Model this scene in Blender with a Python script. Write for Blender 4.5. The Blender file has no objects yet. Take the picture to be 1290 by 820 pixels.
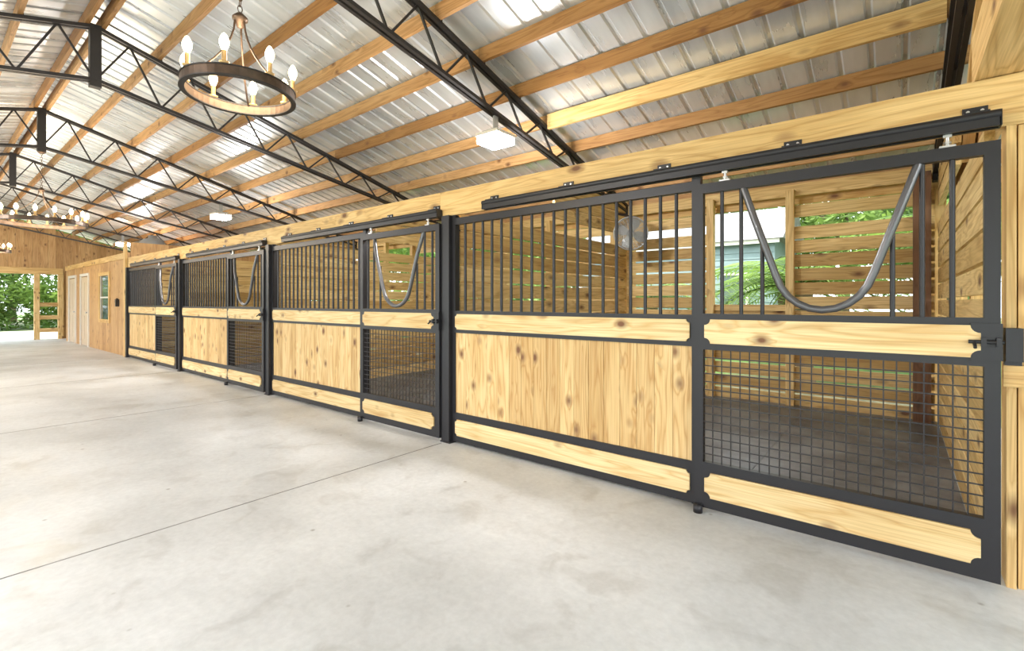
import bpy, math, random
from mathutils import Vector, Matrix
random.seed(7)
R = random.random
U = random.uniform
scene = bpy.context.scene

# ------------------------------------------------------------------ materials
def new_mat(name):
    m = bpy.data.materials.new(name); m.use_nodes = True
    nt = m.node_tree; b = nt.nodes["Principled BSDF"]
    return m, nt, b

def N(nt, typ, **kw):
    n = nt.nodes.new(typ)
    for k, v in kw.items(): setattr(n, k, v)
    return n

def ramp(nt, stops):
    r = nt.nodes.new("ShaderNodeValToRGB"); e = r.color_ramp.elements
    while len(e) < len(stops): e.new(0.5)
    for i, (p, c) in enumerate(stops):
        e[i].position = p; e[i].color = (c[0], c[1], c[2], 1)
    return r

def mixc(nt, mode, fac, a, b):
    m = nt.nodes.new("ShaderNodeMix"); m.data_type = 'RGBA'; m.blend_type = mode
    for idx, v in ((0, fac), (6, a), (7, b)):
        if isinstance(v, bpy.types.NodeSocket): nt.links.new(v, m.inputs[idx])
        elif idx == 0: m.inputs[0].default_value = v
        else: m.inputs[idx].default_value = (v[0], v[1], v[2], 1)
    return m.outputs[2]

def wood(name, light, dark, knot=(0.17, 0.07, 0.025), knot_t=0.18, rough=0.6, var=0.25, kscale=(4.4, 6.6, 6.6), kmask=.45, contrast=.75):
    m, nt, b = new_mat(name); L = nt.links
    at = N(nt, "ShaderNodeAttribute", attribute_name="gco")
    ar = N(nt, "ShaderNodeAttribute", attribute_name="rnd")
    mp3 = N(nt, "ShaderNodeMapping"); mp3.inputs["Scale"].default_value = kscale
    L.new(at.outputs["Vector"], mp3.inputs["Vector"])
    vo = N(nt, "ShaderNodeTexVoronoi"); vo.inputs["Scale"].default_value = 1.0
    L.new(mp3.outputs[0], vo.inputs["Vector"])
    sep = N(nt, "ShaderNodeSeparateColor"); L.new(vo.outputs["Color"], sep.inputs[0])
    gt = N(nt, "ShaderNodeMath", operation='GREATER_THAN'); gt.inputs[1].default_value = kmask
    L.new(sep.outputs[0], gt.inputs[0])
    mp = N(nt, "ShaderNodeMapping"); mp.inputs["Scale"].default_value = (0.7, 9, 9)
    L.new(at.outputs["Vector"], mp.inputs["Vector"])
    n1 = N(nt, "ShaderNodeTexNoise"); n1.inputs["Scale"].default_value = 1.0; n1.inputs["Detail"].default_value = 2
    n1.inputs["Distortion"].default_value = 0.5
    L.new(mp.outputs[0], n1.inputs["Vector"])
    kb = ramp(nt, [(0.0, (.14, .14, .14)), (0.42, (0, 0, 0))]); L.new(vo.outputs["Distance"], kb.inputs[0])
    km = N(nt, "ShaderNodeMath", operation='MULTIPLY'); L.new(kb.outputs[0], km.inputs[0]); L.new(gt.outputs[0], km.inputs[1])
    ad = N(nt, "ShaderNodeMath", operation='ADD'); L.new(n1.outputs["Fac"], ad.inputs[0]); L.new(km.outputs[0], ad.inputs[1])
    ml = N(nt, "ShaderNodeMath", operation='MULTIPLY'); ml.inputs[1].default_value = 15.0
    L.new(ad.outputs[0], ml.inputs[0])
    fr = N(nt, "ShaderNodeMath", operation='PINGPONG'); fr.inputs[1].default_value = 1.0
    L.new(ml.outputs[0], fr.inputs[0])
    pw = N(nt, "ShaderNodeMath", operation='POWER'); pw.inputs[1].default_value = 2.2
    L.new(fr.outputs[0], pw.inputs[0])
    mp2 = N(nt, "ShaderNodeMapping"); mp2.inputs["Scale"].default_value = (3, 140, 140)
    L.new(at.outputs["Vector"], mp2.inputs["Vector"])
    n2 = N(nt, "ShaderNodeTexNoise"); n2.inputs["Scale"].default_value = 1.0; n2.inputs["Detail"].default_value = 2
    L.new(mp2.outputs[0], n2.inputs["Vector"])
    base = mixc(nt, 'MIX', pw.outputs[0], light, [(l * (1 - contrast) + d * contrast) for l, d in zip(light, dark)])
    mp5 = N(nt, "ShaderNodeMapping"); mp5.inputs["Scale"].default_value = (1.1, 5, 5)
    L.new(at.outputs["Vector"], mp5.inputs["Vector"])
    n5 = N(nt, "ShaderNodeTexNoise"); n5.inputs["Scale"].default_value = 1.0; n5.inputs["Detail"].default_value = 3
    L.new(mp5.outputs[0], n5.inputs["Vector"])
    r5 = ramp(nt, [(0.3, (0.90, 0.83, 0.72)), (0.6, (1.03, 1.03, 1.04))]); L.new(n5.outputs["Fac"], r5.inputs[0])
    base = mixc(nt, 'MULTIPLY', 1.0, base, r5.outputs[0])
    r2 = ramp(nt, [(0.35, (0.86, 0.83, 0.78)), (0.65, (1.05, 1.05, 1.04))]); L.new(n2.outputs["Fac"], r2.inputs[0])
    base = mixc(nt, 'MULTIPLY', 1.0, base, r2.outputs[0])
    r3 = ramp(nt, [(0.0, (1 - var, 1 - var * 1.25, 1 - var * 1.7)), (0.5, (0.97, 0.96, 0.93)), (1.0, (1.05, 1.06, 1.08))])
    L.new(ar.outputs["Fac"], r3.inputs[0])
    base = mixc(nt, 'MULTIPLY', 1.0, base, r3.outputs[0])
    rk = ramp(nt, [(knot_t * 0.5, (1, 1, 1)), (knot_t * .85, (.55, .55, .55)), (knot_t * 1.6, (0, 0, 0))]); L.new(vo.outputs["Distance"], rk.inputs[0])
    kf = N(nt, "ShaderNodeMath", operation='MULTIPLY'); L.new(rk.outputs[0], kf.inputs[0]); L.new(gt.outputs[0], kf.inputs[1])
    base = mixc(nt, 'MIX', kf.outputs[0], base, knot)
    L.new(base, b.inputs["Base Color"])
    b.inputs["Roughness"].default_value = rough
    bp = N(nt, "ShaderNodeBump"); bp.inputs["Strength"].default_value = 0.15; bp.inputs["Distance"].default_value = 0.002
    L.new(n2.outputs["Fac"], bp.inputs["Height"]); L.new(bp.outputs[0], b.inputs["Normal"])
    return m

def plain(name, col, rough=0.5, metal=0.0, noise=0.0, scale=8, emis=None, es=0):
    m, nt, b = new_mat(name)
    b.inputs["Roughness"].default_value = rough; b.inputs["Metallic"].default_value = metal
    b.inputs["Base Color"].default_value = (*col, 1)
    if noise:
        tc = N(nt, "ShaderNodeTexCoord"); n = N(nt, "ShaderNodeTexNoise"); n.inputs["Scale"].default_value = scale
        n.inputs["Detail"].default_value = 5
        nt.links.new(tc.outputs["Object"], n.inputs["Vector"])
        r = ramp(nt, [(0.3, [c * (1 - noise) for c in col]), (0.7, [min(1, c * (1 + noise)) for c in col])])
        nt.links.new(n.outputs["Fac"], r.inputs[0]); nt.links.new(r.outputs[0], b.inputs["Base Color"])
    if emis:
        b.inputs["Emission Color"].default_value = (*emis, 1); b.inputs["Emission Strength"].default_value = es
    return m

M_PINE = wood("pine_pale", (0.78, 0.57, 0.285), (0.53, 0.29, 0.09), var=0.22, kmask=.25)
M_PLANK = wood("pine_plank", (0.82, 0.65, 0.36), (0.62, 0.38, 0.14), var=0.12, kmask=.6)
M_BEAM = wood("pine_beam", (0.76, 0.53, 0.235), (0.54, 0.31, 0.10), var=0.14, kscale=(3, 6, 6), kmask=.5)
M_SLAT = wood("treated_slat", (0.80, 0.60, 0.28), (0.53, 0.33, 0.11), var=0.30, kscale=(3, 6, 6), kmask=.55)
M_PURL = wood("purlin_wood", (0.56, 0.33, 0.15), (0.35, 0.18, 0.06), var=0.42, rough=.65, kmask=.5)
M_SIDE = wood("siding_wood", (0.60, 0.37, 0.17), (0.40, 0.21, 0.08), var=0.24)
M_BROWN = wood("brown_post_wood", (0.20, 0.10, 0.05), (0.11, 0.05, 0.022), var=0.2, knot=(.06, .03, .015))
M_BLACK = plain("black_powder_coat", (0.024, 0.023, 0.026), 0.40, 0.3)
M_TRUSS = plain("black_truss_paint", (0.028, 0.024, 0.024), 0.5, 0.2)
M_YOKE = plain("grey_steel_tube", (0.13, 0.13, 0.138), 0.3, 0.6)
M_ZINC = plain("zinc_bolt", (0.6, 0.6, 0.6), 0.35, 0.8)
M_BRONZE = plain("chandelier_bronze", (0.10, 0.065, 0.045), 0.4, 0.6, 0.3, 20)
M_BRASSC = plain("candle_sleeve_brass", (0.55, 0.36, 0.16), 0.4, 0.3)
M_BULB = plain("bulb_glow", (1, 0.8, 0.5), 0.3, 0, emis=(1.0, 0.82, 0.50), es=8)
M_LED = plain("led_lens", (1, 1, 1), 0.3, 0, emis=(1, 1, 0.98), es=35)
M_WHITE = plain("white_paint", (0.70, 0.66, 0.60), 0.5)
M_TAN = plain("tan_door_paint", (0.60, 0.47, 0.33), 0.55)
M_GREYF = plain("fan_grey", (0.42, 0.43, 0.44), 0.4, 0.4)
M_DARKG = plain("fan_motor_dark", (0.10, 0.10, 0.105), 0.5, 0.3)
M_HOUSE = plain("house_siding_sage", (0.20, 0.27, 0.27), 0.7, 0, 0.1, 3)
M_HROOF = plain("house_roof", (0.25, 0.24, 0.24), 0.8, 0, 0.2, 5)
M_BARK = plain("bark", (0.16, 0.11, 0.075), 0.9, 0, 0.4, 6)

def glassy():
    m, nt, b = new_mat("window_glass")
    b.inputs["Base Color"].default_value = (0.12, 0.16, 0.16, 1); b.inputs["Roughness"].default_value = 0.05
    b.inputs["Metallic"].default_value = 0.2
    return m
M_GLASS = glassy()

def leafmat(name, c1, c2):
    m, nt, b = new_mat(name)
    at = N(nt, "ShaderNodeAttribute", attribute_name="rnd")
    r = ramp(nt, [(0, c1), (1, c2)]); nt.links.new(at.outputs["Fac"], r.inputs[0])
    nt.links.new(r.outputs[0], b.inputs["Base Color"]); b.inputs["Roughness"].default_value = 0.6
    tr = N(nt, "ShaderNodeBsdfTranslucent"); nt.links.new(r.outputs[0], tr.inputs[0])
    mx = N(nt, "ShaderNodeMixShader"); mx.inputs[0].default_value = 0.45
    nt.links.new(b.outputs[0], mx.inputs[1]); nt.links.new(tr.outputs[0], mx.inputs[2])
    nt.links.new(mx.outputs[0], nt.nodes["Material Output"].inputs[0])
    return m
M_LEAF = leafmat("tree_leaf", (0.035, 0.10, 0.02), (0.30, 0.44, 0.09))

def concrete():
    m, nt, b = new_mat("polished_concrete"); L = nt.links
    tc = N(nt, "ShaderNodeTexCoord")
    a = N(nt, "ShaderNodeTexNoise"); a.inputs["Scale"].default_value = 0.9; a.inputs["Detail"].default_value = 8; a.inputs["Roughness"].default_value = 0.62
    c = N(nt, "ShaderNodeTexNoise"); c.inputs["Scale"].default_value = 26; c.inputs["Detail"].default_value = 7; c.inputs["Roughness"].default_value = 0.65
    d = N(nt, "ShaderNodeTexNoise"); d.inputs["Scale"].default_value = 3.6; d.inputs["Detail"].default_value = 7; d.inputs["Distortion"].default_value = 1
    for n in (a, c, d): L.new(tc.outputs["Object"], n.inputs["Vector"])
    ra = ramp(nt, [(0.36, (0.55, 0.56, 0.565)), (0.62, (0.70, 0.715, 0.73))]); L.new(a.outputs["Fac"], ra.inputs[0])
    rc = ramp(nt, [(0.3, (0.91, 0.91, 0.91)), (0.7, (1.05, 1.05, 1.05))]); L.new(c.outputs["Fac"], rc.inputs[0])
    rd = ramp(nt, [(0.30, (0.74, 0.73, 0.71)), (0.46, (1, 1, 1))]); L.new(d.outputs["Fac"], rd.inputs[0])
    x = mixc(nt, 'MULTIPLY', 1, ra.outputs[0], rc.outputs[0]); x = mixc(nt, 'MULTIPLY', 0.6, x, rd.outputs[0])
    e = N(nt, "ShaderNodeTexVoronoi"); e.inputs["Scale"].default_value = 3.0; L.new(tc.outputs["Object"], e.inputs["Vector"])
    re = ramp(nt, [(0.02, (0.45, 0.42, 0.38)), (0.05, (1, 1, 1))]); L.new(e.outputs["Distance"], re.inputs[0])
    x = mixc(nt, 'MULTIPLY', 0.8, x, re.outputs[0])
    L.new(x, b.inputs["Base Color"])
    rr = ramp(nt, [(0.3, (0.34, 0.34, 0.34)), (0.7, (0.58, 0.58, 0.58))]); L.new(d.outputs["Fac"], rr.inputs[0])
    L.new(rr.outputs[0], b.inputs["Roughness"])
    bp = N(nt, "ShaderNodeBump"); bp.inputs["Strength"].default_value = 0.12; bp.inputs["Distance"].default_value = 0.005
    L.new(c.outputs["Fac"], bp.inputs["Height"]); L.new(bp.outputs[0], b.inputs["Normal"])
    return m
M_CONC = concrete()
M_JOINT = plain("saw_joint", (0.24, 0.235, 0.23), 0.9, 0, .3, 5)

def rubber():
    m, nt, b = new_mat("rubber_mat"); L = nt.links
    tc = N(nt, "ShaderNodeTexCoord")
    a = N(nt, "ShaderNodeTexNoise"); a.inputs["Scale"].default_value = 1.6; a.inputs["Detail"].default_value = 9; a.inputs["Roughness"].default_value = .65
    L.new(tc.outputs["Object"], a.inputs["Vector"])
    r = ramp(nt, [(0.38, (0.07, 0.075, 0.085)), (0.65, (0.23, 0.245, 0.265))]); L.new(a.outputs["Fac"], r.inputs[0])
    L.new(r.outputs[0], b.inputs["Base Color"]); b.inputs["Roughness"].default_value = 0.38
    return m
M_MAT = rubber()

def grassm():
    m, nt, b = new_mat("ground_grass"); L = nt.links
    tc = N(nt, "ShaderNodeTexCoord")
    a = N(nt, "ShaderNodeTexNoise"); a.inputs["Scale"].default_value = 0.25; a.inputs["Detail"].default_value = 8
    c = N(nt, "ShaderNodeTexNoise"); c.inputs["Scale"].default_value = 9; c.inputs["Detail"].default_value = 6
    for n in (a, c): L.new(tc.outputs["Object"], n.inputs["Vector"])
    r = ramp(nt, [(0.40, (0.38, 0.34, 0.24)), (0.52, (0.12, 0.23, 0.05))]); L.new(a.outputs["Fac"], r.inputs[0])
    r2 = ramp(nt, [(0.3, (0.7, 0.7, 0.7)), (0.7, (1.2, 1.2, 1.1))]); L.new(c.outputs["Fac"], r2.inputs[0])
    L.new(mixc(nt, 'MULTIPLY', 1, r.outputs[0], r2.outputs[0]), b.inputs["Base Color"]); b.inputs["Roughness"].default_value = 0.95
    return m
M_GRASS = grassm()
M_SAND = plain("gravel_apron", (0.55, 0.52, 0.44), 0.9, 0, 0.15, 4)

def galv():
    m, nt, b = new_mat("galvalume_sheet"); L = nt.links
    tc = N(nt, "ShaderNodeTexCoord")
    mp = N(nt, "ShaderNodeMapping"); mp.inputs["Scale"].default_value = (3.0, 0.5, 0.5)
    L.new(tc.outputs["Object"], mp.inputs["Vector"])
    a = N(nt, "ShaderNodeTexNoise"); a.inputs["Scale"].default_value = 1.6; a.inputs["Detail"].default_value = 6
    L.new(mp.outputs[0], a.inputs["Vector"])
    r = ramp(nt, [(0.3, (0.57, 0.60, 0.63)), (0.7, (0.80, 0.83, 0.86))]); L.new(a.outputs["Fac"], r.inputs[0])
    L.new(r.outputs[0], b.inputs["Base Color"]); b.inputs["Metallic"].default_value = 0.5
    rr = ramp(nt, [(0.3, (0.22, 0.22, 0.22)), (0.7, (0.40, 0.40, 0.40))]); L.new(a.outputs["Fac"], rr.inputs[0])
    L.new(rr.outputs[0], b.inputs["Roughness"])
    bp = N(nt, "ShaderNodeBump"); bp.inputs["Strength"].default_value = 0.3; bp.inputs["Distance"].default_value = 0.01
    L.new(a.outputs["Fac"], bp.inputs["Height"]); L.new(bp.outputs[0], b.inputs["Normal"])
    return m
M_GALV = galv()

# ------------------------------------------------------------------ mesh builder
# scene coordinates used below: u = distance down the aisle (-X), n = toward stalls (+Y), h = height (Z)
def W(u, n, h): return Vector((-u, n, h))

class MB:
    def __init__(s): s.v = []; s.f = []; s.m = []; s.g = []; s.r = []; s.sm = []; s.mats = []
    def mi(s, mat):
        if mat not in s.mats: s.mats.append(mat)
        return s.mats.index(mat)
    def add(s, vs, gs, fs, mat, rnd=None, smooth=False):
        o = len(s.v); rnd = R() if rnd is None else rnd
        s.v += [tuple(x) for x in vs]; s.g += [tuple(x) for x in gs]; s.r += [rnd] * len(vs)
        k = s.mi(mat)
        for f in fs: s.f.append(tuple(o + i for i in f)); s.m.append(k); s.sm.append(smooth)
    def box(s, u0, u1, n0, n1, h0, h1, mat, rnd=None):
        if u0 > u1: u0, u1 = u1, u0
        if n0 > n1: n0, n1 = n1, n0
        if h0 > h1: h0, h1 = h1, h0
        X0, X1 = -u1, -u0
        vs = [(x, y, z) for z in (h0, h1) for y in (n0, n1) for x in (X0, X1)]
        d = (X1 - X0, n1 - n0, h1 - h0); ax = d.index(max(d)); oth = [i for i in range(3) if i != ax]
        off = (U(0, 50), U(0, 50), U(0, 50))
        gs = [(p[ax] + off[0], p[oth[0]] + off[1], p[oth[1]] + off[2]) for p in vs]
        s.add(vs, gs, [(0, 2, 3, 1), (4, 5, 7, 6), (0, 1, 5, 4), (2, 6, 7, 3), (0, 4, 6, 2), (1, 3, 7, 5)], mat, rnd)
    def beam(s, p0, p1, w, t, mat, up=Vector((0, 0, 1)), rnd=None):
        p0 = Vector(p0); p1 = Vector(p1); d = (p1 - p0); ln = d.length; d.normalize()
        a = d.cross(up)
        if a.length < 1e-4: a = d.cross(Vector((1, 0, 0)))
        a.normalize(); b = a.cross(d)
        off = Vector((U(0, 50), U(0, 50), U(0, 50))); vs = []; gs = []
        for l in (0, ln):
            for i, j in ((-1, -1), (1, -1), (1, 1), (-1, 1)):
                vs.append(p0 + d * l + a * (i * w / 2) + b * (j * t / 2)); gs.append(Vector((l, i * w / 2, j * t / 2)) + off)
        s.add(vs, gs, [(0, 1, 2, 3), (7, 6, 5, 4), (0, 4, 5, 1), (1, 5, 6, 2), (2, 6, 7, 3), (3, 7, 4, 0)], mat, rnd)
    def tube(s, pts, r, mat, seg=8, closed=False, cap=True):
        pts = [Vector(p) for p in pts]; n = len(pts); vs = []; fs = []
        prev = None
        for i, p in enumerate(pts):
            if closed: d = pts[(i + 1) % n] - pts[i - 1]
            else: d = pts[min(i + 1, n - 1)] - pts[max(i - 1, 0)]
            d.normalize()
            if prev is None:
                a = d.cross(Vector((0, 0, 1)))
                if a.length < 1e-3: a = d.cross(Vector((0, 1, 0)))
            else:
                a = prev - d * prev.dot(d)
            a.normalize(); prev = a; b = d.cross(a)
            rr = r[i] if isinstance(r, (list, tuple)) else r
            for k in range(seg):
                t = 2 * math.pi * k / seg
                vs.append(p + a * (rr * math.cos(t)) + b * (rr * math.sin(t)))
        m = n if closed else n - 1
        for i in range(m):
            for k in range(seg):
                i2 = (i + 1) % n; k2 = (k + 1) % seg
                fs.append((i * seg + k, i * seg + k2, i2 * seg + k2, i2 * seg + k))
        s.add(vs, vs, fs, mat, None, True)
        if cap and not closed:
            s.add(vs[:seg], vs[:seg], [tuple(range(seg))[::-1]], mat); s.add(vs[-seg:], vs[-seg:], [tuple(range(seg))], mat)
    def lathe(s, c, prof, mat, seg=24, axis=Vector((0, 0, 1)), closed=False, smooth=True):
        c = Vector(c); axis = axis.normalized()
        a = axis.cross(Vector((0, 1, 0)))
        if a.length < 1e-3: a = axis.cross(Vector((1, 0, 0)))
        a.normalize(); b = axis.cross(a); vs = []; fs = []; n = len(prof)
        for k in range(seg):
            t = 2 * math.pi * k / seg; e = a * math.cos(t) + b * math.sin(t)
            for r, z in prof: vs.append(c + e * r + axis * z)
        for k in range(seg):
            k2 = (k + 1) % seg
            for i in range(n if closed else n - 1):
                j = (i + 1) % n
                fs.append((k * n + i, k2 * n + i, k2 * n + j, k * n + j))
        s.add(vs, vs, fs, mat, None, smooth)
    def prism(s, poly, n0, n1, mat, rnd=None):
        k = len(poly); off = (U(0, 50), U(0, 50), U(0, 50)); vs = []
        for n in (n0, n1):
            for u, h in poly: vs.append((-u, n, h))
        gs = [(p[0] + off[0], p[2] + off[1], p[1] + off[2]) for p in vs]
        fs = [tuple(range(k)), tuple(range(2 * k - 1, k - 1, -1))]
        for i in range(k): j = (i + 1) % k; fs.append((i, k + i, k + j, j))
        s.add(vs, gs, fs, mat, rnd)
    def make(s, name, parent=None, origin=None):
        me = bpy.data.meshes.new(name)
        if origin is None and s.v:
            xs = [p[0] for p in s.v]; ys = [p[1] for p in s.v]; zs = [p[2] for p in s.v]
            origin = Vector(((min(xs) + max(xs)) / 2, (min(ys) + max(ys)) / 2, min(zs)))
        origin = Vector(origin)
        me.from_pydata([(p[0] - origin.x, p[1] - origin.y, p[2] - origin.z) for p in s.v], [], s.f)
        for m in s.mats: me.materials.append(m)
        me.polygons.foreach_set("material_index", s.m)
        me.polygons.foreach_set("use_smooth", s.sm)
        a = me.attributes.new("gco", 'FLOAT_VECTOR', 'POINT'); a.data.foreach_set("vector", [c for g in s.g for c in g])
        a = me.attributes.new("rnd", 'FLOAT', 'POINT'); a.data.foreach_set("value", s.r)
        me.update()
        import bmesh
        bm = bmesh.new(); bm.from_mesh(me); bmesh.ops.recalc_face_normals(bm, faces=bm.faces); bm.to_mesh(me); bm.free()
        o = bpy.data.objects.new(name, me); scene.collection.objects.link(o); o.location = origin
        if parent:
            o.parent = parent; o.matrix_parent_inverse = Matrix.Translation(-Vector(parent.location))
        return o

def add_light(name, typ, loc, energy, color, size, parent, rot=None, **kw):
    l = bpy.data.lights.new(name, typ); l.energy = energy; l.color = color
    if typ == 'AREA': l.shape = 'DISK'; l.size = size
    else: l.shadow_soft_size = size
    for k, v in kw.items(): setattr(l, k, v)
    o = bpy.data.objects.new(name, l); scene.collection.objects.link(o)
    o.location = loc
    if rot: o.rotation_euler = rot
    if parent: o.parent = parent; o.matrix_parent_inverse = Matrix.Translation(-Vector(parent.location))
    return o

# ------------------------------------------------------------------ key dimensions
RN = 1.25                       # ridge line
PIT = 0.276
def hT(n): return 4.38 - PIT * abs(n - RN)     # top chord
def hB(n): return 3.79 - 0.188 * abs(n - RN)   # bottom chord
P0 = -0.33; BAY = 3.66
posts = [P0 + BAY * i for i in range(7)]
UE = 23.4                       # far end wall
NF = 3.17                       # stall front plane
NB = 6.98                       # back wall
NL = RN - (NB - RN)             # other eave

# ------------------------------------------------------------------ floor / ground
b = MB()
b.box(-6, UE + .3, NL, NB + .1, -0.12, 0, M_CONC, .5)
for p in posts[1:]: b.box(p - .005, p + .005, NL, NF - .09, 0, .0012, M_JOINT)
b.make("floor")
b = MB(); b.box(-40, 80, -40, 60, -0.2, -0.13, M_GRASS); b.make("ground")
b = MB(); b.box(UE + .32, UE + 7.5, -8, 9, -0.125, -0.01, M_SAND); b.make("gravel_apron")
for i in range(4):
    b = MB(); a = posts[i] + .022; e = posts[i + 1] - .022
    if i == 0: a = posts[0] + .007
    for k in range(3):
        for j in range(3):
            w = (e - a) / 3; d = (NB - .045 - NF - .10) / 3
            b.box(a + w * k + .002, a + w * (k + 1) - .002, NF + .10 + d * j + .002, NF + .10 + d * (j + 1) - .002, 0.0, .02, M_MAT)
    b.make("rubber_stall_mat")

# ------------------------------------------------------------------ ceiling (corrugated metal) + purlins
b = MB()
us = []; u = -6.2
while u < UE + .8:
    us += [(u, 0), (u + .150, 0), (u + .165, .018), (u + .195, .018), (u + .210, 0)]
    us += [(u + .225, 0)]
    u += .23
for sgn in (1, -1):
    e = (RN + sgn * (NB - RN + .55))
    vs = []; fs = []
    for (uu, dz) in us:
        for n in (RN, e): vs.append(W(uu, n, hT(n) + .175 + dz))
    for i in range(len(us) - 1): fs.append((2 * i, 2 * i + 1, 2 * i + 3, 2 * i + 2))
    b.add(vs, vs, fs, M_GALV)
b.make("ceiling")
b = MB()
for sgn in (1, -1):
    for k in range(0, 11):
        o = .07 if k == 0 else .59 * k
        n = RN + sgn * o
        cuts = [-6.1] + posts + [UE + .3]
        for i in range(len(cuts) - 1):
            b.box(cuts[i] + .002, cuts[i + 1] - .002, n - .02, n + .02, hT(n) + .026, hT(n) + .165, M_PURL)
n = RN + .59 * 6 - .045
b.box(posts[0] + .06, posts[1] - .06, n - .022, n + .02, hT(n) - .035, hT(n) + .14, M_BEAM, .35)
b.make("roof_purlins")

# ------------------------------------------------------------------ trusses
def truss(u):
    b = MB()
    L = NB - RN
    for s in (1, -1):
        e = RN + s * L
        for du in (-.03, .03):
            b.beam(W(u + du, RN, hT(RN)), W(u + du, e, hT(e)), .035, .035, M_TRUSS)
            b.beam(W(u + du, RN, hB(RN)), W(u + du, e, hB(e)), .035, .035, M_TRUSS)
        k = 18; pts = []
        for i in range(k + 1):
            n = RN + s * L * (i / k) * .97
            pts.append(W(u, n, (hB(n) if i % 2 == 0 else hT(n))))
        for i in range(k): b.beam(pts[i], pts[i + 1], .02, .02, M_TRUSS)
        for i in range(1, 10):
            n = RN + s * .59 * i
            b.box(u - .05, u + .05, n + .0205, n + .026, hT(n) - .01, hT(n) + .10, M_TRUSS)
        b.box(u - .05, u + .05, e - .06, e + .06, hB(e) - .08, hT(e) + .02, M_TRUSS)
    b.box(u - .045, u + .045, RN - .05, RN + .05, hB(RN) - .08, hT(RN) + .02, M_TRUSS)
    b.make("roof_truss")
for p in [-4.0] + posts: truss(p)
for s in (1, -1):
    for p in [-4.0] + posts:
        e = RN + s * (NB - RN)
        b = MB(); b.box(p - .07, p + .07, e + .06 * s, e + .2 * s, -.12, hB(e) - .15, M_BEAM); b.make("eave_post")
    b = MB(); e = RN + s * (NB - RN + .13)
    b.box(-6, UE, e - .02, e + .02, hB(e) - .12, hB(e) + .04, M_BEAM); b.make("eave_beam")

# ------------------------------------------------------------------ header beam
b = MB()
cuts = [-1.2, 3.45, 7.1, 10.7, posts[4] + .02]
for i in range(4): b.box(cuts[i] + .001, cuts[i + 1] - .001, NF, NF + .04, 2.135, 2.37, M_BEAM, U(.5, 1))
b.box(-1.2, posts[4], NF + .041, NF + .13, 2.33, 2.37, M_BEAM)
b.make("header_beam")

# ------------------------------------------------------------------ stall fronts
def plaque(u0, u1, h0, h1, r=.035):
    pts = []
    for cx, cy, a0 in ((u0, h0, 0), (u1, h0, 90), (u1, h1, 180), (u0, h1, 270)):
        seg = []
        for k in range(6):
            t = math.radians(a0 + 90 * k / 5)
            seg.append((cx + r * math.cos(t), cy + r * math.sin(t)))
        pts += seg[::-1]
    return pts

def post(p):
    b = MB()
    b.box(p - .055, p + .045, NF - .05, NF + .09, 0.0, 2.13, M_BLACK)
    b.box(p - .08, p + .048, NF - .065, NF + .09, 0, .012, M_BLACK)
    b.make("stall_post")
for i in range(1, 5): post(posts[i])

def panel(u0, u1):
    b = MB(); n0, n1 = NF - .01, NF + .04
    b.box(u0, u0 + .055, n0, n1, 0.01, 2.13, M_BLACK); b.box(u1 - .04, u1, n0, n1, 0.01, 2.13, M_BLACK)
    a, e = u0 + .055, u1 - .04
    b.box(a, e, n0, n1, 2.04, 2.10, M_BLACK)
    b.box(a, e, n0, n1, 1.03, 1.235, M_BLACK)
    b.prism(plaque(a + .01, e - .01, 1.062, 1.205, .022), n0 - .012, n0 - .0005, M_PLANK)
    b.box(a, e, n0, n1, .235, .285, M_BLACK)
    b.box(a, e, n0, n1, .015, .235, M_BLACK)
    b.prism(plaque(a + .01, e - .01, .075, .225, .022), n0 - .012, n0 - .0005, M_PLANK)
    k = round((e - a) / .132); w = (e - a) / k
    for i in range(k): b.box(a + w * i + .0014, a + w * (i + 1) - .0014, n0 + .012, n0 + .035, .285, 1.03, M_PINE)
    b.box(a, e, n0 + .036, n0 + .04, .285, 1.03, M_BLACK)
    k = round((e - a) / .107); w = (e - a) / k
    for i in range(1, k): b.tube([W(a + w * i, n0 + .025, 1.235), W(a + w * i, n0 + .025, 2.04)], .0125, M_BLACK, 8, cap=False)
    b.make("stall_grill_panel")

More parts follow.
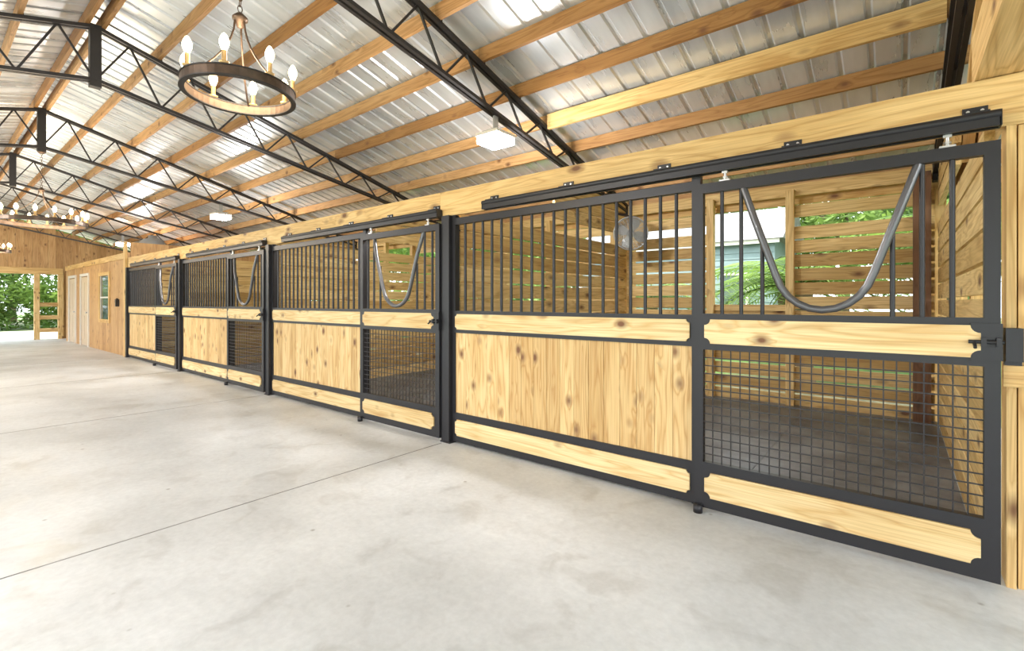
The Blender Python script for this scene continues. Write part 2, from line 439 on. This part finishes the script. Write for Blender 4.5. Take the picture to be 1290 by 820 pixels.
def door(u0, u1):
    b = MB(); n0, n1 = NF - .07, NF - .025; s = .055
    b.box(u0, u0 + s, n0, n1, .03, 2.06, M_BLACK); b.box(u1 - s, u1, n0, n1, .03, 2.06, M_BLACK)
    a, e = u0 + s, u1 - s; c = (a + e) / 2
    b.box(a, e, n0, n1, 2.0, 2.06, M_BLACK)
    b.box(a, e, n0, n1, 1.02, 1.245, M_BLACK)
    b.prism(plaque(a + .012, e - .012, 1.06, 1.21, .035), n0 - .014, n0 - .0005, M_PLANK)
    b.box(a, e, n0, n1, .03, .315, M_BLACK)
    b.prism(plaque(a + .012, e - .012, .10, .255, .035), n0 - .014, n0 - .0005, M_PLANK)
    k = round((e - a) / .052); w = (e - a) / k; nm = (n0 + n1) / 2
    for i in range(1, k): b.box(a + w * i - .003, a + w * i + .003, nm - .003, nm + .003, .315, 1.02, M_BLACK)
    k = round(.705 / .052); w = .705 / k
    for i in range(1, k): b.box(a, e, nm - .009, nm - .003, .315 + w * i - .003, .315 + w * i + .003, M_BLACK)
    pts = [(.40, 2.0), (.335, 1.8), (.268, 1.6), (.225, 1.47)]
    for k in range(1, 6):
        t = math.radians(12 + 78 * k / 5); pts.append((.225 * math.cos(t), 1.515 - .24 * math.sin(t)))
    full = pts + [(-o, h) for o, h in pts[::-1][1:]]
    b.tube([W(c + o, n0 + .02 - (.02 if h < 1.9 else 0), h) for o, h in full], .020, M_YOKE, 12)
    for o in (.30, .415, .525):
        for sg in (1, -1):
            top = 2.0 if o > .35 else 1.70
            b.tube([W(c + sg * o, nm, 1.245), W(c + sg * o, nm, top)], .0115, M_BLACK, 8, cap=False)
    uL = u0
    b.box(uL - .005, uL + .10, n0 - .012, n0 - .001, 1.05, 1.22, M_BLACK)
    b.tube([W(uL - .008, n0 - .024, 1.135), W(uL + .11, n0 - .024, 1.135)], .009, M_BLACK, 8)
    b.tube([W(uL + .09, n0 - .024, 1.135), W(uL + .09, n0 - .06, 1.11)], .007, M_BLACK, 8)
    for uu in (0.0, .05):
        b.box(uL + uu, uL + uu + .018, n0 - .036, n0 - .011, 1.115, 1.155, M_BLACK)
    for uu in (u0 + .18, u1 - .18):
        b.box(uu - .03, uu + .03, n0 + .004, n0 + .040, 2.06, 2.070, M_ZINC)
        b.tube([W(uu, n0 + .022, 2.07), W(uu, n0 + .022, 2.135)], .008, M_ZINC, 8)
        b.box(uu - .016, uu + .016, n0 + .012, n0 + .032, 2.110, 2.123, M_ZINC)
        b.lathe(W(uu, n0 + .022, 2.078), [(0, 0), (.015, 0), (.015, .012), (0, .012)], M_ZINC, 6, smooth=False)
    b.lathe(W(u1 - .03, n0 - .02, .0), [(0, .05), (.028, .05), (.028, .0), (0, 0)], M_BLACK, 12)
    b.make("stall_sliding_door")

def track(u0, u1):
    b = MB(); na, nb = NF - .08, NF - .012
    b.box(u0, u1, na, nb, 2.188, 2.196, M_BLACK)
    b.box(u0, u1, na, na + .008, 2.13, 2.188, M_BLACK); b.box(u0, u1, nb - .008, nb, 2.13, 2.188, M_BLACK)
    b.box(u0, u1, na, na + .018, 2.124, 2.13, M_BLACK); b.box(u0, u1, nb - .018, nb, 2.124, 2.13, M_BLACK)
    b.tube([W(u0, na + .01, 2.180), W(u1, na + .01, 2.180)], .020, M_BLACK, 12)
    for e in (u0, u1): b.box(e - .004, e + .004, na, nb, 2.124, 2.196, M_BLACK)
    k = 4
    for i in range(k + 1):
        uu = u0 + .08 + (u1 - u0 - .16) * i / k
        b.box(uu - .045, uu + .045, NF - .008, NF - .0005, 2.196, 2.245, M_BLACK)
        b.box(uu - .045, uu + .045, na, NF - .008, 2.196, 2.204, M_BLACK)
        for q in (-.025, .025): b.lathe(W(uu + q, NF - .008, 2.225), [(0, .006), (.007, .006), (.008, 0)], M_ZINC, 6, axis=Vector((0, -1, 0)), smooth=False)
    b.make("sliding_door_track")

for i in range(4):
    p = posts[i]
    d0 = -.36 if i == 0 else p + .055
    d1 = p + 1.345
    door(d0, d1)
    panel(p + 1.325, posts[i + 1] - .058)
    track(-.36 if i == 0 else p + .08, p + 3.16)

b = MB(); b.box(-.418, -.385, NF - .005, NF + .135, 0, 2.133, M_BEAM); b.box(-.53, -.426, NF + .012, NF + .135, 0, 2.133, M_BEAM)
b.make("timber_post")
b = MB(); b.box(-.50, -.372, NF - .035, NF - .006, .93, 1.03, M_BEAM)
b.box(-.43, -.374, NF - .085, NF - .036, 1.05, 1.20, M_BLACK); b.box(-.43, -.374, NF-.05, NF - .006, 1.03, 1.2, M_BLACK); b.make("latch_receiver")

# ------------------------------------------------------------------ stall interior partitions / back wall
def slats_n(b, u0, u1, n0, n1, h0, h1, bh=.145, gap=.022):
    h = h0
    while h + bh <= h1 + .001:
        b.box(u0, u1, n0, n1, h, h + bh, M_SLAT); h += bh + gap
for i in range(0, 5):
    p = posts[i] if i else -.345
    b = MB()
    slats_n(b, p - .02, p + .02, NF + .14, NB - .05, .02, 2.31)
    if i < 4: slats_n(b, p - .02, p + .02, 4.95, NB - .05, 2.358, 2.85)
    for n in (4.4, 5.7):
        if i == 0: b.box(p - .11, p - .021, n - .045, n + .045, 0, 2.3, M_SLAT)
    b.make("wall_stall_partition")

def backwall():
    for i in range(4):
        b = MB(); a = posts[i] + .03; e = posts[i + 1] - .03
        w0, w1 = posts[i] + 1.40, posts[i] + 2.36
        h = .0; bh = .15; g = .026
        while h < 2.75:
            gg = g
            if h < 1.2 or h > 2.55: b.box(a, e, NB - .04, NB, h, h + bh, M_SLAT)
            else:
                b.box(a, w0, NB - .04, NB, h, h + bh, M_SLAT); b.box(w1, e, NB - .04, NB, h, h + bh, M_SLAT)
            if h > 2.1: gg = .12
            h += bh + gg
        for uu in (w0, w1):
            b.box(uu - .045, uu + .045, NB - .13, NB - .041, .021, 2.72, M_SLAT)
        b.box(w0 + .046, w1 - .046, NB - .08, NB - .041, 1.2, 1.28, M_SLAT)
        b.make("wall_stall_back")
backwall()
for i in range(4):
    b = MB(); p = posts[i] + .14 if i == 0 else posts[i] + .1
    b.box(p - .075, p + .075, NB - .2, NB - .045, .02, 2.72, M_BROWN if i == 0 else M_SLAT); b.make("stall_corner_post")

# barn fan
c = W(2.94, 6.3, 2.28); ax = (Vector((0, 0, 1.5)) - c); ax.normalize()
FR = .235
b = MB()
b.lathe(c, [(FR - .012, -.06), (FR, -.06), (FR + .006, 0), (FR, .06), (FR - .012, .06), (FR - .015, 0)], M_GREYF, 32, axis=ax, closed=True)
for r in (.05, .07, .09, .11, .13, .15, .17, .19, .21): b.lathe(c + ax * .062, [(r - .003, 0), (r + .003, 0), (r, .004)], M_GREYF, 32, axis=ax, closed=True)
t1 = ax.cross(Vector((0, 0, 1))).normalized(); t2 = t1.cross(ax)
for k in range(24):
    t = math.pi * 2 * k / 24; e = t1 * math.cos(t) + t2 * math.sin(t)
    b.beam(c + ax * .06, c + ax * .06 + e * (FR - .01), .005, .005, M_GREYF, up=ax)
    b.beam(c - ax * .06, c - ax * .06 + e * (FR - .01), .005, .005, M_GREYF, up=ax)
b.lathe(c, [(0, .055), (.055, .055), (.06, -.10), (0, -.12)], M_DARKG, 18, axis=ax)
for k in range(4):
    t = math.pi * .5 * k + .3; e = t1 * math.cos(t) + t2 * math.sin(t); f = ax.cross(e)
    p = [c + e * .04 - f * .03, c + e * .12 - f * .085 - ax * .015, c + e * .205 - f * .07 - ax * .02, c + e * .215 + f * .06 + ax * .025, c + e * .12 + f * .06 + ax * .02, c + e * .04 + f * .03 + ax * .01]
    b.add(p, p, [(0, 1, 4, 5), (1, 2, 3, 4)], M_GREYF)
b.beam(c + Vector((0, 0, FR)), W(3.29, 6.6, 2.64), .03, .03, M_BLACK)
b.beam(c + Vector((0, 0, -FR)) - ax * .07, c + Vector((0, 0, FR)) - ax * .07, .03, .02, M_BLACK)
b.make("barn_fan")

# ------------------------------------------------------------------ structure at the near end above the header
b = MB()
h = 2.38
while h < 4.2:
    nmax = min(NB, RN + (4.38 + .0 - (h + .14)) / PIT)
    if nmax > NF + .3: b.box(-.50, -.46, NF + .14, nmax, h, h + .138, M_SIDE)
    h += .14
b.make("wall_gable_infill")
b = MB(); b.box(-.44, -.28, NL + .3, NF + .12, 2.375, 2.62, M_BEAM, .9)
b.make("entry_cross_beam")
b = MB(); b.box(-.45, -.37, 3.55, 3.7, 2.375, 3.70, M_BEAM)
b.beam(W(-.41, 3.74, 3.60), W(-.41, 5.2, 2.45), .07, .09, M_BEAM); b.make("timber_king_brace")

# ------------------------------------------------------------------ tack room
T0, T1 = posts[4] + .09, 21.9
b = MB()
def vwall(b, u0, u1, h0, h1):
    k = max(1, round((u1 - u0) / .2)); w = (u1 - u0) / k
    for i in range(k): b.box(u0 + w * i + .002, u0 + w * (i + 1) - .002, NF, NF + .03, h0, h1, M_SIDE)
    b.box(u0, u1, NF + .031, NF + .05, h0, h1, M_SIDE)
wins = (16.1, 17.1, .85, 2.02); d1 = (18.5, 19.5, 0, 2.08); d2 = (20.3, 21.3, 0, 2.08)
TH = 2.5
vwall(b, T0, wins[0], 0.0, TH); vwall(b, wins[0], wins[1], 0, wins[2]); vwall(b, wins[0], wins[1], wins[3], TH)
vwall(b, wins[1], d1[0], 0, TH); vwall(b, d1[0], d1[1], d1[3], TH); vwall(b, d1[1], d2[0], 0, TH)
vwall(b, d2[0], d2[1], d2[3], TH); vwall(b, d2[1], T1, 0, TH)
b.make("wall_tack_room")
b = MB()
nn = NF + .06
while nn < NB - .2:
    b.box(T0 - .03, T0, nn, nn + .19, 0, min(hB(nn + .19) - .05, 2.75), M_SIDE); nn += .192
b.box(T0, T1, NF + .06, NB, 2.45, 2.5, M_SIDE)
b.make("wall_tack_side")
b = MB(); b.box(T0 - .02, T0 + .14, NF - .05, NF - .002, 0, 2.76, M_BEAM); b.make("trim_1")
b = MB(); b.box(T0 + .142, T1, NF - .03, NF - .002, TH - .14, TH, M_BEAM); b.make("trim_2")
b = MB()
u0, u1, h0, h1 = wins
b.box(u0, u1, NF + .01, NF + .02, h0, h1, M_GLASS)
for q in ((u0 - .09, u0, h0 - .09, h1 + .09), (u1, u1 + .09, h0 - .09, h1 + .09), (u0, u1, h1, h1 + .09), (u0, u1, h0 - .09, h0)):
    b.box(q[0], q[1], NF - .03, NF - .001, q[2], q[3], M_BEAM)
b.box(u0, u1, NF - .005, NF + .009, (h0 + h1) / 2 - .02, (h0 + h1) / 2 + .02, M_WHITE)
for uu in (u0, u1 - .03): b.box(uu, uu + .03, NF - .003, NF + .009, h0, h1, M_WHITE)
b.make("window_1")
for k, d in enumerate((d1, d2)):
    b = MB(); u0, u1, h0, h1 = d
    b.box(u0 + .02, u1 - .02, NF + .0, NF + .045, .01, h1 - .02, M_TAN)
    for (x0, x1) in ((.1, .45), (.55, .9)):
        for (y0, y1) in ((.2, .9), (1.05, 1.9)):
            b.box(u0 + x0, u0 + x1, NF - .008, NF - .0005, y0, y1, M_TAN)
    for q in ((u0 - .08, u0, 0, h1 + .08), (u1, u1 + .08, 0, h1 + .08), (u0, u1, h1, h1 + .08)):
        b.box(q[0], q[1], NF - .03, NF - .001, q[2], q[3], M_WHITE)
    b.lathe(W(u0 + .07, NF - .001, 1.0), [(0, .06), (.02, .06), (.028, .045), (.012, .02), (.02, 0)], M_ZINC, 12, axis=Vector((0, -1, 0)))
    b.make("door_%d" % (k + 1))
b = MB(); b.box(15.12, 15.2, NF - .07, NF - .001, 1.2, 1.36, M_BLACK); b.box(15.1, 15.22, NF - .08, NF - .001, 1.361, 1.375, M_BLACK)
b.lathe(W(15.16, NF - .04, 1.375), [(.035, 0), (.015, .03), (0, .035)], M_BLACK, 8); b.make("wall_lantern")
b = MB(); b.lathe(W(15.7, 4.0, 2.5), [(0, 0), (.28, 0), (.28, .42), (.2, .5), (.1, .52), (.1, .6), (0, .6)], M_GREYF, 20); b.make("roof_tank_drum")

# ------------------------------------------------------------------ far end wall
b = MB(); n = NL
OP0, OP1, OH = -.8, 2.55, 2.30
while n < NB - .1:
    w = .2; top = hT((n + w / 2)) + .0
    if n + w > OP0 and n < OP1: b.box(UE, UE + .04, n, n + w - .004, OH, top, M_SIDE)
    elif n < OP0: b.box(UE, UE + .04, n, n + w - .004, 0, top, M_SIDE)
    else: b.box(UE, UE + .04, n, n + w - .004, OH if n < 3.2 else 0, top, M_SIDE)
    n += w
b.make("wall_far_end")
b = MB()
b.box(UE - .05, UE - .001, OP0 - .2, 3.3, OH - .02, OH + .2, M_BEAM); b.make("trim_3")
b = MB(); b.box(UE - .14, UE - .001, OP1, OP1 + .14, 0, OH - .025, M_PINE)
b.box(UE - .14, UE - .001, 3.16, 3.3, 0, OH - .025, M_PINE)
for h in (.25, .7, 1.15): b.box(UE - .10, UE - .06, OP1 + .141, 3.159, h, h + .14, M_PINE)
b.make("entry_side_rail_fence")

# ------------------------------------------------------------------ chandeliers
def chandelier(u, n, hr, rad, nb, htop, power):
    b = MB(); c = W(u, n, hr)
    b.lathe(c, [(rad - .022, -.03), (rad, -.03), (rad, .03), (rad - .022, .03)], M_BRONZE, 48, closed=True, smooth=False)
    for z in (-.032, .026): b.lathe(c, [(rad - .026, z), (rad + .005, z), (rad + .005, z + .007), (rad - .026, z + .007)], M_TRUSS, 48, closed=True, smooth=False)
    hub = c + Vector((0, 0, .42 * rad / .3 if rad < .4 else .5))
    b.lathe(hub, [(0, -.04), (.02, -.035), (.03, 0), (.045, .01), (.045, .025), (.02, .05), (.008, .06)], M_BRONZE, 16)
    for k in range(3):
        t = 2 * math.pi * k / 3 + .5; e = Vector((math.cos(t), math.sin(t), 0))
        pts = []
        for q in range(9):
            s = q / 8; r = .03 + (rad - .04) * (s ** 1.8); z = hub.z + (c.z + .02 - hub.z) * (1 - (1 - s) ** 1.3) + .02 * math.sin(s * math.pi)
            pts.append(Vector((c.x, c.y, z)) + e * r)
        b.tube(pts, .006, M_BRONZE, 6)
    z = hub.z + .06; k = 0
    lr = .014
    while z < htop - .03:
        ex = Vector((1, 0, 0)) if k % 2 else Vector((0, 1, 0))
        pts = [Vector((c.x, c.y, z + .02)) + ex * (lr * math.cos(t)) + Vector((0, 0, .024 * math.sin(t))) for t in [2 * math.pi * j / 8 for j in range(8)]]
        b.tube(pts, .0032, M_BRONZE, 5, closed=True); z += .037; k += 1
    b.lathe(Vector((c.x, c.y, htop)), [(0, -.03), (.03, -.03), (.055, -.008), (.055, 0), (0, 0)], M_BRONZE, 16)
    for k in range(nb):
        t = 2 * math.pi * k / nb + .15; p = c + Vector((math.cos(t), math.sin(t), 0)) * (rad - .011)
        b.lathe(p, [(0, .033), (.024, .035), (.028, .045), (.013, .048), (.013, .110), (0, .110)], M_BRASSC, 10)
        b.lathe(p + Vector((0, 0, .110)), [(0, 0), (.012, .0), (.019, .018), (.026, .040), (.026, .056), (.018, .080), (.009, .096), (0, .102)], M_BULB, 12)
    o = b.make("wagon_wheel_chandelier", origin=c)
    add_light("chandelier_glow", 'POINT', c + Vector((0, 0, .16)), power, (1.0, .82, .58), rad * .8, o)
chandelier(3.26, 1.29, 2.65, .32, 8, hB(RN) - .08, 35)
chandelier(10.65, 1.25, 2.58, .56, 16, hB(RN) - .08, 75)
chandelier(17.97, 1.25, 2.62, .30, 8, hB(RN) - .08, 50)

# ------------------------------------------------------------------ square LED flood panels hung from the trusses, plus an added unseen fill row
def led(u, n, power):
    b = MB(); z = 3.06
    b.box(u - .15, u + .15, n - .15, n + .15, z, z + .03, M_WHITE)
    b.box(u - .14, u + .14, n - .14, n + .14, z - .075, z - .0005, M_LED)
    b.box(u - .10, u + .10, n - .10, n + .10, z + .03, z + .06, M_GREYF)
    b.box(u - .012, u + .012, n - .03, n + .03, z + .06, hB(n) - .018, M_GREYF)
    c = W(u, n, z)
    o = b.make("led_barn_or_fill_light", origin=c)
    add_light("led_or_fill_source", 'POINT', c + Vector((0, 0, -.22)), power, (1, .98, .95), .12, o)
for u in (3.33, 10.65, 17.97): led(u, 3.85, 95)
for u in (-4.0, 3.33, 10.65, 17.97): led(u, RN - 2.6, 110)  # extra panels out of view, added only to brighten the interior

# ------------------------------------------------------------------ outside: house, trees
b = MB()
h = -.13
b.box(2.75, 9, 15.3, 19, -.13, 3.1, M_HOUSE)
while h < 2.95: b.beam(W(2.75, 15.29, h + .08), W(9, 15.29, h + .08), .02, .17, M_HOUSE, up=Vector((0, .12, 1))); h += .18
b.box(3.5, 4.1, 15.22, 15.27, 1.0, 2.1, M_GLASS)
for q in ((3.42, 3.5, .92, 2.18), (4.1, 4.18, .92, 2.18), (3.5, 4.1, 2.1, 2.18), (3.5, 4.1, .92, 1.0)): b.box(q[0], q[1], 15.2, 15.27, q[2], q[3], M_WHITE)
b.box(2.6, 9.4, 15.08, 15.1, 2.98, 3.1, M_WHITE)
vs = [W(2.5, 15.0, 3.1), W(9.4, 15.0, 3.1), W(9.4, 19.4, 3.1), W(2.5, 19.4, 3.1), W(2.5, 17.2, 4.3), W(9.4, 17.2, 4.3)]
b.add(vs, vs, [(0, 1, 5, 4), (2, 3, 4, 5), (0, 4, 3), (1, 2, 5), (0, 3, 2, 1)], M_HROOF)
b.make("neighbouring_house")

def leafmesh(name, nclust, per, rx, rz, zc, size, trunk):
    b = MB()
    if trunk:
        b.tube([(0, 0, 0), (.1, .05, zc * .5), (0, .1, zc + rz * .4)], [.2, .15, .06], M_BARK, 8)
        for k in range(5):
            t = k * 1.3; b.tube([(0.05, .05, zc * .6 + k * .2), (math.cos(t) * rx * .6, math.sin(t) * rx * .6, zc + .3 + k * .2)], [.07, .02], M_BARK, 6)
    for i in range(nclust):
        while True:
            p = Vector((U(-1, 1), U(-1, 1), U(-1, 1)))
            if .35 < p.length < 1: break
        cc = Vector((p.x * rx, p.y * rx, zc + p.z * rz)); cr = U(.4, .8) * rx * .4; tone = U(0, .6)
        for j in range(per):
            q = Vector((random.gauss(0, 1), random.gauss(0, 1), random.gauss(0, .8))) * cr * .5 + cc
            if q.z < .02: q.z = U(.02, .3)
            d = Vector((random.gauss(0, 1), random.gauss(0, 1), random.gauss(0, .6))).normalized(); s = size * U(.6, 1.3)
            e = d.cross(Vector((R(), R(), R() + .1))).normalized()
            v = [q - d * s, q + e * s * .35, q + d * s, q - e * s * .35]
            b.add(v, v, [(0, 1, 2, 3)], M_LEAF, min(1, tone + U(0, .4)))
    return b.make(name, origin=(0, 0, 0))

def palmmesh():
    b = MB()
    b.tube([(0, 0, 0), (.05, 0, .6), (0, .05, 1.3)], [.16, .13, .12], M_BARK, 10)
    for f in range(26):
        t = f * 2.4; el = U(.1, 1.25); ln = U(1.2, 1.7); d = Vector((math.cos(t), math.sin(t), 0)); tone = U(.1, .6)
        pts = []
        for q in range(9):
            s = q / 8; pts.append(Vector((0, 0, 1.3)) + d * (ln * s * math.cos(el * (1 - .4 * s))) + Vector((0, 0, ln * (s * math.sin(el) - .75 * s * s))))
        b.tube(pts, [.014 - .0013 * i for i in range(9)], M_LEAF, 5)
        side = d.cross(Vector((0, 0, 1)))
        for q in range(1, 9):
            for k in range(3):
                a = pts[q - 1].lerp(pts[q], k / 3); l = .38 * math.sin(math.pi * min(.95, (q + k / 3) / 9.5)) + .08
                for sg in (1, -1):
                    tip = a + side * sg * l + d * l * .6 - Vector((0, 0, l * .25)); w = d * .018
                    v = [a - w, a + w, tip]
                    b.add(v, v, [(0, 1, 2)], M_LEAF, min(1, tone + U(0, .35)))
    return b.make("palm", origin=(0, 0, 0))
protos = [leafmesh("broadleaf_tree", 90, 60, 2.6, 2.6, 4.2, .14, True), leafmesh("broadleaf_tree", 90, 60, 3.0, 3.0, 4.6, .15, True),
          leafmesh("leafy_shrub", 45, 70, 1.6, 1.1, .95, .10, False), palmmesh()]
used = [False] * 4
def place(k, u, n, s=1):
    if not used[k]: o = protos[k]; used[k] = True
    else:
        o = bpy.data.objects.new(protos[k].name.split(".")[0], protos[k].data); scene.collection.objects.link(o)
    o.location = W(u, n, -.15); o.rotation_euler = (0, 0, U(0, 6.28)); o.scale = (s, s, s * U(.9, 1.2))
for i in range(16): place(random.choice((0, 1)), U(36, 50), -9 + i * 1.9, U(.9, 1.4))
for i in range(14): place(2, U(34, 37), -9 + i * 1.8, U(.9, 1.5))
for i in range(16): place(random.choice((0, 1)), -12 + i * 2.8, U(24, 28), U(1.0, 1.5))
for (u, n) in ((-3.6, 11), (-7.4, 11), (8.6, 11), (12.0, 10.9), (15.6, 10.8), (19, 10.8)): place(2, u, n, U(1.0, 1.2))
for (u, n, s) in ((1.35, 9.85, 1.45), (-.9, 10.8, 1.6), (2.05, 12.9, 1.3), (4.6, 11.0, 1.0)): place(3, u, n, s)
for (u, n) in ((-9, 16), (-3.0, 16.0), (-.9, 17.5), (13.5, 16), (19, 16), (25, 16)): place(random.choice((0, 1)), u, n, 1.1)

# ------------------------------------------------------------------ light & camera
w = bpy.data.worlds.new("World"); scene.world = w; w.use_nodes = True
bg = w.node_tree.nodes["Background"]; bg.inputs[0].default_value = (.88, .95, 1.0, 1); bg.inputs[1].default_value = 2.9
s = add_light("sun", 'SUN', (0, -10, 20), 4.0, (1, .95, .88), .03, None, angle=math.radians(3))
s.rotation_euler = Vector((.15, .55, -1)).to_track_quat('-Z', 'Y').to_euler()

cam = bpy.data.cameras.new("camera"); co = bpy.data.objects.new("camera", cam); scene.collection.objects.link(co)
cam.sensor_width = 36; cam.lens = 605 / 1290 * 36; cam.shift_y = -30 / 1290; cam.clip_start = .02; cam.clip_end = 300
co.location = (0, 0, 1.32)
th = math.atan2(750, 605)
co.rotation_euler = Vector((-math.cos(th), math.sin(th), 0)).to_track_quat('-Z', 'Y').to_euler()
scene.camera = co
scene.view_settings.view_transform = 'Standard'
scene.view_settings.look = 'None'
scene.view_settings.exposure = 0.64
